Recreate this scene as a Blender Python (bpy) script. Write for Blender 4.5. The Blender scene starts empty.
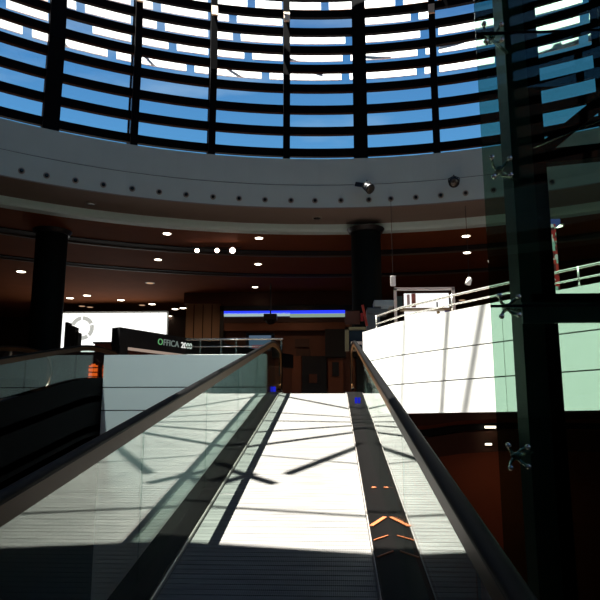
import bpy, bmesh, math, random
from mathutils import Vector, Matrix
random.seed(7)
S = bpy.context.scene
COL = S.collection
PI = math.pi

# ------------------------------------------------------------------ camera geometry
EZ = 1.564                                   # eye height above the belt plane at y = 0
PITCH, YAW, FPX = math.radians(10.6), math.radians(2.9), 650.0
AL = math.radians(10.0); TA = math.tan(AL)   # incline of the moving ramp
CAM = Vector((0, 0, EZ))
FW = Vector((-math.sin(YAW)*math.cos(PITCH), math.cos(YAW)*math.cos(PITCH), math.sin(PITCH)))
RT = Vector((math.cos(YAW), math.sin(YAW), 0))
UP = RT.cross(FW)

def ray(px, py):
    return FW + RT*((px-300)/FPX) + UP*((300-py)/FPX)
def at_y(px, py, Y):
    d = ray(px, py); return CAM + d*(Y/d.y)
def at_z(px, py, Z):
    d = ray(px, py); return CAM + d*((Z-EZ)/d.z)
def on_belt(px, py):
    d = ray(px, py); t = EZ/(TA*d.y-d.z); return CAM + d*t
CX, CY = 0.3, 4.2                            # centre of the round atrium
def on_ring(px, py, R):
    d = ray(px, py); a = d.x*d.x+d.y*d.y; b = -2*(d.x*CX+d.y*CY); c = CX*CX+CY*CY-R*R
    t = (-b+math.sqrt(b*b-4*a*c))/(2*a); return CAM + d*t
def ring(beta, R, z):
    return Vector((CX+R*math.sin(beta), CY+R*math.cos(beta), z))

# ------------------------------------------------------------------ materials
def mat(name, col, rough=0.6, metal=0.0, noise=0.0, nscale=6.0, bump=0.0, bscale=40.0, emit=None, estr=0.0, spec=None):
    m = bpy.data.materials.new(name); m.use_nodes = True
    nt = m.node_tree; b = nt.nodes['Principled BSDF']
    b.inputs['Base Color'].default_value = (*col, 1); b.inputs['Roughness'].default_value = rough
    b.inputs['Metallic'].default_value = metal
    if spec is not None: b.inputs['Specular IOR Level'].default_value = spec
    tc = nt.nodes.new('ShaderNodeTexCoord')
    if noise > 0:
        n = nt.nodes.new('ShaderNodeTexNoise'); n.inputs['Scale'].default_value = nscale; n.inputs['Detail'].default_value = 5
        nt.links.new(tc.outputs['Object'], n.inputs['Vector'])
        mx = nt.nodes.new('ShaderNodeMix'); mx.data_type = 'RGBA'
        mx.inputs[6].default_value = (*[c*(1-noise) for c in col], 1)
        mx.inputs[7].default_value = (*[min(1, c*(1+noise)) for c in col], 1)
        nt.links.new(n.outputs['Fac'], mx.inputs[0]); nt.links.new(mx.outputs[2], b.inputs['Base Color'])
    if bump > 0:
        n2 = nt.nodes.new('ShaderNodeTexNoise'); n2.inputs['Scale'].default_value = bscale
        nt.links.new(tc.outputs['Object'], n2.inputs['Vector'])
        bp = nt.nodes.new('ShaderNodeBump'); bp.inputs['Strength'].default_value = bump
        nt.links.new(n2.outputs['Fac'], bp.inputs['Height']); nt.links.new(bp.outputs['Normal'], b.inputs['Normal'])
    if emit:
        b.inputs['Emission Color'].default_value = (*emit, 1); b.inputs['Emission Strength'].default_value = estr
    return m

def glass(name, tint, f0=0.045, gain=1.0):
    """thin pane: see-through tint with a mirror reflection that grows at grazing angles"""
    m = bpy.data.materials.new(name); m.use_nodes = True; nt = m.node_tree; nt.nodes.clear()
    N = nt.nodes.new; L = nt.links.new
    out = N('ShaderNodeOutputMaterial'); tr = N('ShaderNodeBsdfTransparent'); tr.inputs[0].default_value = (*tint, 1)
    gl = N('ShaderNodeBsdfGlossy'); gl.inputs['Roughness'].default_value = 0.0; gl.inputs['Color'].default_value = (.95, 1, .98, 1)
    g = N('ShaderNodeNewGeometry'); dt = N('ShaderNodeVectorMath'); dt.operation = 'DOT_PRODUCT'
    L(g.outputs['Incoming'], dt.inputs[0]); L(g.outputs['Normal'], dt.inputs[1])
    def M(op, a, b=None):
        n = N('ShaderNodeMath'); n.operation = op
        for i, v in enumerate((a, b)):
            if v is None: continue
            if isinstance(v, (int, float)): n.inputs[i].default_value = v
            else: L(v, n.inputs[i])
        return n.outputs[0]
    c = M('ABSOLUTE', dt.outputs['Value']); p = M('POWER', M('SUBTRACT', 1.0, c), 5.0)
    F = M('ADD', M('MULTIPLY', p, (1-f0)*gain), f0)
    mx = N('ShaderNodeMixShader'); L(F, mx.inputs[0]); L(tr.outputs[0], mx.inputs[1]); L(gl.outputs[0], mx.inputs[2])
    L(mx.outputs[0], out.inputs['Surface'])
    return m

def emis(name, col, s):
    m = bpy.data.materials.new(name); m.use_nodes = True; nt = m.node_tree; nt.nodes.clear()
    out = nt.nodes.new('ShaderNodeOutputMaterial'); e = nt.nodes.new('ShaderNodeEmission')
    e.inputs[0].default_value = (*col, 1); e.inputs[1].default_value = s
    nt.links.new(e.outputs[0], out.inputs['Surface']); return m

M = {}
M['white'] = mat('white_panel', (.80, .80, .76), .45, noise=.03, nscale=1.5)
M['white_left'] = mat('grey_white_panel', (.84, .94, .90), .4, noise=.03, nscale=1.5)
M['joint'] = mat('joint', (.10, .10, .10), .8, noise=.1)
M['fascia'] = mat('fascia_plaster', (.48, .58, .54), .7, noise=.05, nscale=2, bump=.05)
M['soffit'] = mat('soffit_plaster', (.25, .21, .18), .8, noise=.06, nscale=2)
M['lip'] = mat('lip_plaster', (.66, .88, .88), .6, noise=.04)
M['ceil'] = mat('brown_ceiling', (.22, .068, .026), .85, spec=.08, noise=.18, nscale=1.2, bump=.1, bscale=60)
M['groove'] = mat('ceiling_groove', (.01, .008, .008), .8, noise=.2)
M['ledge'] = mat('ceiling_ledge', (.16, .12, .10), .6, noise=.1)
M['floor'] = mat('brown_floor', (.10, .06, .045), .35, noise=.25, nscale=1.5)
M['lfloor'] = mat('red_floor', (.05, .02, .014), .4, noise=.3, nscale=.8)
M['wall'] = mat('dark_wall', (.055, .026, .018), .7, noise=.2, nscale=1)
M['black'] = mat('black_paint', (.006, .007, .008), .45, noise=.2, nscale=4)
M['frame'] = mat('dark_steel_frame', (.003, .003, .004), .8, noise=.2, nscale=4, spec=.05)
M['column'] = mat('dark_column', (.006, .009, .009), .6, noise=.2, nscale=2, spec=.05)
M['post'] = mat('green_grey_steel', (.035, .05, .042), .5, noise=.2, nscale=2)
M['sunlit_tip'] = mat('sunlit_tip_paint', (.75, .62, .45), .5, noise=.1)
M['blade'] = mat('white_sunshade', (.86, .87, .86), .5, noise=.03)
M['clad'] = mat('black_cladding', (.002, .002, .0022), .6, spec=.03, noise=.2, nscale=2)
M['rubber'] = mat('handrail_rubber', (.003, .003, .003), .5, spec=.04, noise=.2, nscale=8)
M['profile'] = mat('brass_steel_profile', (.075, .034, .011), .4, spec=.08, noise=.15, nscale=3)
M['chrome'] = mat('polished_steel', (.80, .78, .70), .25, metal=.75, noise=.06)
M['deck'] = mat('dark_deck', (.0013, .0009, .0007), .5, spec=.05, noise=.2, nscale=4)
M['skirt'] = mat('brushed_skirt', (.34, .31, .28), .38, metal=.35, noise=.08, nscale=8, bump=.03)
M['sun_glint'] = mat('glint_copper', (.42, .12, .045), .3, metal=.2, noise=.2, nscale=20)
M['blue'] = emis('blue_led', (.02, .03, .8), .6)
M['glass'] = glass('balustrade_glass', (.80, .88, .85), .05, 1.0)
M['pane'] = glass('drum_glass', (.93, .96, .97), .03, .7)
M['shaft_glass'] = glass('green_shaft_glass', (.52, .66, .59), .03, .5)
M['comb'] = mat('comb_steel', (.4, .4, .4), .4, metal=.7, noise=.1)

def belt_mat():
    m = mat('pallet_metal', (.16, .16, .15), .65, spec=.12)
    nt = m.node_tree; N = nt.nodes.new; L = nt.links.new; b = nt.nodes['Principled BSDF']
    tc = nt.nodes['Texture Coordinate']
    w = N('ShaderNodeTexWave'); w.wave_type = 'BANDS'; w.bands_direction = 'X'; w.inputs['Scale'].default_value = 28
    L(tc.outputs['Object'], w.inputs['Vector'])
    n = N('ShaderNodeTexNoise'); n.inputs['Scale'].default_value = 3; n.inputs['Detail'].default_value = 8
    mp = N('ShaderNodeMapping'); mp.inputs['Scale'].default_value = (1, 6, 1)
    L(tc.outputs['Object'], mp.inputs['Vector']); L(mp.outputs[0], n.inputs['Vector'])
    r = N('ShaderNodeValToRGB'); r.color_ramp.elements[0].position = .3; r.color_ramp.elements[1].position = .7
    r.color_ramp.elements[0].color = (.105, .103, .098, 1); r.color_ramp.elements[1].color = (.165, .16, .15, 1)
    L(n.outputs['Fac'], r.inputs[0]); L(r.outputs[0], b.inputs['Base Color'])
    bp = N('ShaderNodeBump'); bp.inputs['Strength'].default_value = .25; bp.inputs['Distance'].default_value = .004
    L(w.outputs['Fac'], bp.inputs['Height']); L(bp.outputs[0], b.inputs['Normal'])
    return m
M['belt'] = belt_mat()

# ------------------------------------------------------------------ mesh helpers
class MB:
    def __init__(s): s.bm = bmesh.new()
    def box(s, lo, hi, mtx=None):
        x0, y0, z0 = lo; x1, y1, z1 = hi
        v = [Vector(p) for p in ((x0,y0,z0),(x1,y0,z0),(x1,y1,z0),(x0,y1,z0),(x0,y0,z1),(x1,y0,z1),(x1,y1,z1),(x0,y1,z1))]
        if mtx: v = [mtx @ p for p in v]
        return s.hexa(v)
    def hexa(s, v):
        vs = [s.bm.verts.new(p) for p in v]
        for f in ((0,3,2,1),(4,5,6,7),(0,1,5,4),(1,2,6,5),(2,3,7,6),(3,0,4,7)): s.bm.faces.new([vs[i] for i in f])
        return s
    def quad(s, *p):
        s.bm.faces.new([s.bm.verts.new(q) for q in p]); return s
    def bar(s, a, b, w, h=None, up=Vector((0,0,1))):
        """box beam from a to b"""
        h = h or w; a, b = Vector(a), Vector(b); d = (b-a).normalized()
        sd = d.cross(up)
        if sd.length < 1e-4: sd = d.cross(Vector((1,0,0)))
        sd.normalize(); u = sd.cross(d)
        o = [(-1,-1),(1,-1),(1,1),(-1,1)]
        pa = [a+sd*(i*w/2)+u*(j*h/2) for i,j in o]; pb = [b+sd*(i*w/2)+u*(j*h/2) for i,j in o]
        return s.hexa([pa[0],pa[1],pb[1],pb[0],pa[3],pa[2],pb[2],pb[3]])
    def tube(s, pts, r, n=10, closed=False):
        pts = [Vector(p) for p in pts]; rings = []
        for i, p in enumerate(pts):
            t = (pts[min(i+1,len(pts)-1)]-pts[max(i-1,0)]).normalized()
            a = t.cross(Vector((0,0,1)))
            if a.length < 1e-3: a = t.cross(Vector((0,1,0)))
            a.normalize(); b = a.cross(t)
            rr = r[i] if isinstance(r, (list, tuple)) else r
            rings.append([s.bm.verts.new(p+a*rr*math.cos(2*PI*k/n)+b*rr*math.sin(2*PI*k/n)) for k in range(n)])
        for A, B in zip(rings, rings[1:]):
            for k in range(n): s.bm.faces.new((A[k],A[(k+1)%n],B[(k+1)%n],B[k]))
        s.bm.faces.new(rings[0][::-1]); s.bm.faces.new(rings[-1]); return s
    def lathe(s, c, axis, prof, n=20):
        """prof: (distance along axis, radius)"""
        c = Vector(c); t = Vector(axis).normalized(); a = t.cross(Vector((0,0,1)))
        if a.length < 1e-3: a = t.cross(Vector((0,1,0)))
        a.normalize(); b = a.cross(t)
        rings = [[s.bm.verts.new(c+t*d+a*r*math.cos(2*PI*k/n)+b*r*math.sin(2*PI*k/n)) for k in range(n)] for d, r in prof]
        for A, B in zip(rings, rings[1:]):
            for k in range(n): s.bm.faces.new((A[k],A[(k+1)%n],B[(k+1)%n],B[k]))
        s.bm.faces.new(rings[0][::-1]); s.bm.faces.new(rings[-1]); return s
    def sweep(s, path, prof):
        """prof points (x, n) swept along a path in the y-z plane; path = list of (y, z, ny, nz)"""
        rings = [[s.bm.verts.new((x, y+ny*q, z+nz*q)) for x, q in prof] for y, z, ny, nz in path]
        n = len(prof)
        for A, B in zip(rings, rings[1:]):
            for k in range(n): s.bm.faces.new((A[k],A[(k+1)%n],B[(k+1)%n],B[k]))
        s.bm.faces.new(rings[0][::-1]); s.bm.faces.new(rings[-1]); return s
    def arc(s, prof, b0, b1, n):
        """closed profile (R, z) revolved about the atrium axis from azimuth b0 to b1"""
        rings = [[s.bm.verts.new(ring(b0+(b1-b0)*i/n, R, z)) for R, z in prof] for i in range(n+1)]
        m = len(prof)
        for A, B in zip(rings, rings[1:]):
            for k in range(m): s.bm.faces.new((A[k],A[(k+1)%m],B[(k+1)%m],B[k]))
        s.bm.faces.new(rings[0][::-1]); s.bm.faces.new(rings[-1]); return s
    def prism(s, poly, z0, z1):
        lo = [s.bm.verts.new((x,y,z0)) for x,y in poly]; hi = [s.bm.verts.new((x,y,z1)) for x,y in poly]
        n = len(poly); s.bm.faces.new(lo[::-1]); s.bm.faces.new(hi)
        for k in range(n): s.bm.faces.new((lo[k],lo[(k+1)%n],hi[(k+1)%n],hi[k]))
        return s
    def build(s, name, m, parent=None, smooth=False, bevel=0.0, shift=None):
        bmesh.ops.recalc_face_normals(s.bm, faces=s.bm.faces)
        me = bpy.data.meshes.new(name)
        if shift is None and parent is not None: shift = -world_loc(parent)
        if shift is not None: bmesh.ops.translate(s.bm, verts=s.bm.verts, vec=shift)
        s.bm.to_mesh(me); s.bm.free()
        for mm in (m if isinstance(m, list) else [m]): me.materials.append(mm)
        if smooth:
            for p in me.polygons: p.use_smooth = True
        o = bpy.data.objects.new(name, me); COL.objects.link(o)
        if parent is not None: o.parent = parent
        if bevel:
            b = o.modifiers.new('bevel', 'BEVEL'); b.width = bevel; b.segments = 2; b.limit_method = 'ANGLE'
        return o

def world_loc(o):
    v = Vector((0,0,0))
    while o is not None: v = v + o.location; o = o.parent
    return v
def tag(o, label, cat, group=None):
    o['label'] = label; o['category'] = cat
    if group: o['group'] = group
    return o
def thing(name, loc, label, cat, group=None):
    o = bpy.data.objects.new(name, None); COL.objects.link(o); o.location = loc; o.empty_display_size = .1
    return tag(o, label, cat, group)
def struct(mb, name, m, **k):
    o = mb.build(name, m, **k); o['kind'] = 'structure'; return o
def copy_thing(o, loc, label=None, rot=None):
    c = o.copy(); COL.objects.link(c); c.location = loc
    if rot is not None: c.rotation_euler = rot
    if label: c['label'] = label
    for ch in [x for x in o.children]:
        d = ch.copy(); COL.objects.link(d); d.parent = c
        for g in [x for x in ch.children]:
            e = g.copy(); COL.objects.link(e); e.parent = d
    return c

# ------------------------------------------------------------------ key levels
LZ = 2.08                       # upper floor level
YC = 11.8                       # where the ramp meets the upper floor
CEIL = EZ + 5.90                # upper storey ceiling
LOW = -2.5                      # lower floor
ROOF = EZ + 15.3
SUN = Vector((-.31, .05, 1.0)).normalized()   # towards the sun
def to_roof(p, z=None):
    z = z or ROOF
    return p + SUN*((z-p.z)/SUN.z)

# ------------------------------------------------------------------ setting: floors, walls, ceilings
PAR = [(.68, 12.0), (1.15, 10.85), (1.80, 9.85), (2.42, 8.95), (3.05, 8.08), (3.7, 7.2), (4.6, 6.0), (4.9, 5.0)]   # edge of the void, on the right
slab = [(-26, 12.35), (.68, 12.35)] + PAR + [(4.9, -16), (26, -16), (26, 36), (-26, 36)]
struct(MB().prism(slab, LZ-.35, LZ), 'floor', M['floor'])
struct(MB().box((-26,-18,LOW-.2), (26,36,LOW)), 'floor_lower', M['lfloor'])
struct(MB().box((-26.2,-16,LOW), (-26,36,ROOF)), 'wall_left', M['wall'])
struct(MB().box((26,-16,LOW), (26.2,36,ROOF)), 'wall_right', M['wall'])
struct(MB().box((-26,-16.2,LOW), (26,-16,ROOF)), 'wall_back', M['wall'])
struct(MB().box((-26,36,LOW), (26,36.2,CEIL)), 'wall_front', M['wall'])
# upper ceiling: a ring slab around the atrium drum out to the walls
def ring_slab(R, z0, z1, n=96):
    mb = MB(); bm = mb.bm; rows = []
    for i in range(n):
        b = 2*PI*i/n; s_, c_ = math.sin(b), math.cos(b)
        t = min((26-CX)/abs(s_) if s_ > 1e-6 else ((26+CX)/abs(s_) if s_ < -1e-6 else 1e9), (36-CY)/c_ if c_ > 1e-6 else ((16+CY)/abs(c_) if c_ < -1e-6 else 1e9))
        rows.append([bm.verts.new(ring(b, R, z0)), bm.verts.new(ring(b, t, z0)), bm.verts.new(ring(b, t, z1)), bm.verts.new(ring(b, R, z1))])
    for i in range(n):
        A, B = rows[i], rows[(i+1) % n]
        for k in range(4): bm.faces.new((A[k], A[(k+1)%4], B[(k+1)%4], B[k]))
    return mb
struct(ring_slab(15.85, CEIL, CEIL+.3), 'ceiling', M['ceil'])
RF = 14.0                       # radius of the fascia
F_BOT, F_JNT, F_TOP = EZ+6.15, EZ+6.84, EZ+7.66
full = dict(b0=-PI, b1=PI, n=128)
struct(MB().arc([(RF,F_BOT),(RF,F_JNT-.012),(RF+.3,F_JNT-.012),(RF+.3,F_BOT)], **full), 'trim_1', M['fascia'])
struct(MB().arc([(RF+.01,F_JNT+.012),(RF+.01,F_TOP),(RF+.6,F_TOP),(RF+.6,F_JNT+.012)], **full), 'trim_2', M['fascia'])
struct(MB().arc([(RF+.03,F_JNT-.012),(RF+.03,F_JNT+.012),(RF+.3,F_JNT+.012),(RF+.3,F_JNT-.012)], **full), 'trim_3', M['joint'])
struct(MB().arc([(RF,F_BOT-.03),(RF,F_BOT),(RF+1.7,F_BOT),(RF+1.7,F_BOT-.03)], **full), 'trim_4', M['soffit'])
struct(MB().arc([(RF+1.58,CEIL-.02),(RF+1.55,CEIL+.05),(RF+1.54,F_BOT-.03),(RF+1.9,F_BOT-.03),(RF+1.9,CEIL-.02)], **full), 'trim_5', M['lip'])
# ceiling grooves: dark slots with a lighter ledge, concentric with the drum
for i, (R, w) in enumerate(((17.95, .55), (21.6, .32))):
    struct(MB().arc([(R,CEIL-.03),(R+w,CEIL-.03),(R+w,CEIL+.01),(R,CEIL+.01)], -1.2, 1.2, 80), 'trim_%d' % (6+2*i), M['groove'])
    struct(MB().arc([(R+w,CEIL-.07),(R+w+.10,CEIL-.07),(R+w+.10,CEIL+.01),(R+w,CEIL+.01)], -1.2, 1.2, 80), 'trim_%d' % (7+2*i), M['ledge'])

# ------------------------------------------------------------------ glazed drum
def Rd(z):                       # the drum leans out slightly near its top
    return RF + .25 + max(0, z-EZ-10.4)*.16
BAYA = math.radians(9.0); B0 = math.radians(2.4)
bar_h = [EZ+7.97+.70*i for i in range(11)]
K0, K1 = -7, 7
n_win = 0
for k in range(K0, K1):
    b0, b1 = B0+BAYA*k, B0+BAYA*(k+1)
    n_win += 1
    z0, z1 = F_TOP, ROOF
    g = MB()
    segs = 4; lev = [z0, EZ+10.4, z1]
    for i in range(segs):
        for q in range(2):
            a0 = b0+(b1-b0)*i/segs; a1 = b0+(b1-b0)*(i+1)/segs
            g.quad(ring(a0, Rd(lev[q])+.16, lev[q]), ring(a1, Rd(lev[q])+.16, lev[q]), ring(a1, Rd(lev[q+1])+.16, lev[q+1]), ring(a0, Rd(lev[q+1])+.16, lev[q+1]))
    w = struct(g, 'window_%d' % n_win, M['pane'])
    mb = MB(); wd = (.42 if k % 4 == 0 else .20)
    for q in range(2):
        mb.bar(ring(b0, Rd(lev[q])-.01, lev[q]), ring(b0, Rd(lev[q+1])-.01, lev[q+1]), wd, .30, up=ring(b0, 1, 0)-ring(b0, 0, 0))
    mb.build('mullion', M['frame'], w)
    for i, h in enumerate(bar_h):
        R = Rd(h); a = b0; MB().arc([(R, h-.125), (R+.13, h-.125), (R+.13, h+.125), (R, h+.125)], b0, b1, 4).build('louvre_bar', M['frame'], w)
    if k % 4 != 0:               # sun on the mullion heads, put in as a pale plate
        zz = bar_h[6]+.16
        MB().bar(ring(b0, Rd(zz)-.30, zz), ring(b0, Rd(zz+.5)-.17, zz+.44), .19, .05, up=ring(b0, 1, 0)-ring(b0, 0, 0)).build('sunlit_tip', M['sunlit_tip'], w)
# the bays beside and behind the camera, each one pane with one grille of bars
for k in range(K1, K0+40):
    b0, b1 = B0+BAYA*k, B0+BAYA*(k+1); n_win += 1; g = MB()
    for i in range(2):
        a0 = b0+(b1-b0)*i/2; a1 = b0+(b1-b0)*(i+1)/2
        g.quad(ring(a0, RF+.45, F_TOP), ring(a1, RF+.45, F_TOP), ring(a1, RF+.45, ROOF), ring(a0, RF+.45, ROOF))
    w = struct(g, 'window_%d' % n_win, M['pane'])
    g = MB()
    for h in bar_h: g.arc([(RF+.25, h-.125), (RF+.38, h-.125), (RF+.38, h+.125), (RF+.25, h+.125)], b0, b1, 2)
    g.build('louvre_grille', M['frame'], w)
    MB().bar(ring(b0, RF+.3, F_TOP), ring(b0, RF+.3, ROOF), .2, .3, up=ring(b0, 1, 0)-ring(b0, 0, 0)).build('mullion', M['frame'], w)

# sunshade screen outside the upper rows of glazing
scr = thing('sunshade_screen', ring(0, RF+2.2, bar_h[3]), 'white sunlit slatted sunshade outside the upper rows of drum glazing', 'sunshade')
shade_rows = [(11.02, .46, .76, .68), (11.88, .34, .78, .45), (12.72, .44, .82, .30), (13.60, .38, .70, .25), (14.45, .42, .5, .5)]
for r, (h, hh, off_r, off_l) in enumerate(shade_rows):
    h = EZ + h
    for k in range(K0+1, K1-1):
        o_ = off_r if k >= -1 else off_l
        if r == 1 and k < -3: cuts = [(.5, .97)]
        elif r == 3 and k in (-1, 1): cuts = []
        else: cuts = [(0.06, o_), (o_+.11, .97)]
        for (c0, c1) in cuts:
            if c1-c0 < .05: continue
            b0 = B0+BAYA*(k+c0); b1 = B0+BAYA*(k+c1); R = RF+1.35+.32*r
            hh2 = hh; h2 = h-.06
            MB().arc([(R, h2), (R+.02, h2-.02), (R+.02+hh*.55, h+hh), (R+hh*.55, h+hh+.02)], b0, b1, 3).build('blade', M['blade'], scr)
for k in range(K0+1, K1):
    b = B0+BAYA*k
    MB().bar(ring(b, RF+1.75, F_TOP), ring(b, RF+1.75, ROOF-.1), .06, .06).build('post', M['frame'], scr)

# ------------------------------------------------------------------ unseen roof over the atrium, its openings shaped to steer sun and shade
e0, e1 = to_roof(on_belt(214, 543)), to_roof(on_belt(370, 553))
sl = (e1.y-e0.y)/(e1.x-e0.x); ye = lambda x: e0.y + sl*(x-e0.x)
XS = -4.15
roof = MB(); RR = RF+.62; dx = .5
def opening(xm, x):
    """y intervals left open above column x"""
    o = []
    if -7.2 < xm < XS: o.append((ye(x), 14.0))
    elif XS <= xm < .1: o.append((8.1, 14.0))  # closed further in to keep the shaft post shaded
    if xm > 6.8: o.append((-4.0, 11.0))  # unseen opening, added for its bounce light
    if -9 < xm < .2:             # unseen gap cut to let sun onto the mullion heads
        o.append((CY+math.sqrt(13.3**2-(x-CX)**2), CY+math.sqrt(14.2**2-(x-CX)**2)))
    return o
xs_ = sorted(set([-7.2, XS, .1, 6.8, -9, .2] + [CX-RR+.05+dx*i for i in range(int(2*RR/dx))] + [CX+RR-.05]))
for xa_, xb_ in zip(xs_, xs_[1:]):
    xm = (xa_+xb_)/2; hh = math.sqrt(max(.01, RR*RR-(xm-CX)**2)); ya = yb = CY-hh
    def slabpiece(ya, yb, za, zb): roof.prism([(xa_, ya), (xb_, yb), (xb_, zb), (xa_, za)], ROOF, ROOF+.3)
    for (a0, a1), (c0, c1) in zip(opening(xm, xa_), opening(xm, xb_)):
        if a0 > ya: slabpiece(ya, yb, a0, c0)
        ya, yb = max(ya, a1), max(yb, c1)
    if ya < CY+hh and yb < CY+hh: slabpiece(ya, yb, CY+hh, CY+hh)
struct(roof, 'ceiling_drum', M['wall'])
# trusses crossing the unseen roof openings: their shade falls on the belt and on the parapet
tr = thing('roof_truss', (-6, 10, ROOF-.4), 'dark steel lattice truss crossing the unseen roof opening above', 'roof truss')
ZT = ROOF-.4
def beam_for_belt(a, b, w, ea=.6, eb=.25):
    A, B = to_roof(on_belt(*a), ZT), to_roof(on_belt(*b), ZT); d = B-A
    MB().bar(A-d*ea, B+d*eb, w, w).build('beam', M['frame'], tr)
beam_for_belt((288,397), (345,408), .07)
beam_for_belt((283,413), (347,417), .06)
beam_for_belt((281,421), (349,422), .06)
beam_for_belt((273,431), (347,426), .07)
beam_for_belt((264,444.5), (349,433), .08)
beam_for_belt((290,473), (350,450), .09, 0.05, .2)
beam_for_belt((225,452), (350,463), .035, .3, .1)
beam_for_belt((235,508), (362,516), .05, .6, .2)
beam_for_belt((246,475), (272,483), .10, 2.5, .1)
beam_for_belt((225,482), (252,474), .09, .4, .1)
def on_par(px, py):
    d = ray(px, py); (x0, y0), (x1, y1) = PAR[1], PAR[4]
    n = Vector((-(y1-y0), x1-x0, 0)); nn = n.normalized(); nn = nn if nn.x < 0 else -nn; t = n.dot(Vector((x0, y0, EZ))+nn*.14-CAM)/n.dot(d); return CAM+d*t
for a, b, w in (((405,325),(402,400),.025), ((451,322),(445,410),.04), ((486,315),(470,408),.04), ((540,322),(528,400),.06)):
    A, B = to_roof(on_par(*a), ZT), to_roof(on_par(*b), ZT); d = B-A
    MB().bar(A-d*.3, B+d*.25, w, w).build('beam', M['frame'], tr)

# ------------------------------------------------------------------ moving ramps
def rail_path(h, y0, yend, curl=True, r=.42, dz=0.0):
    """path on the ramp, over the knee, along the flat and down round the newel; h above the belt plane"""
    P = []
    y = y0
    while y < YC-.8: P.append((y, y*TA+h+dz)); y += .4
    for i in range(9):
        t = i/8; yy = YC-.8+1.6*t
        z = (YC-.8)*TA + TA*(1.6*t - .8*t*t) ; P.append((yy, z+h+dz))
    zt = P[-1][1]
    P.append((yend, zt))
    if curl:
        for i in range(1, 15):
            a = PI*i/14; P.append((yend+r*math.sin(a), zt-r+r*math.cos(a)))
        P.append((yend-.5, zt-2*r))
    out = []
    for i, (y, z) in enumerate(P):
        a = P[max(i-1,0)]; b = P[min(i+1,len(P)-1)]; ty, tz = b[0]-a[0], b[1]-a[1]; l = math.hypot(ty, tz)
        out.append((y, z, -tz/l, ty/l))
    return out

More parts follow.
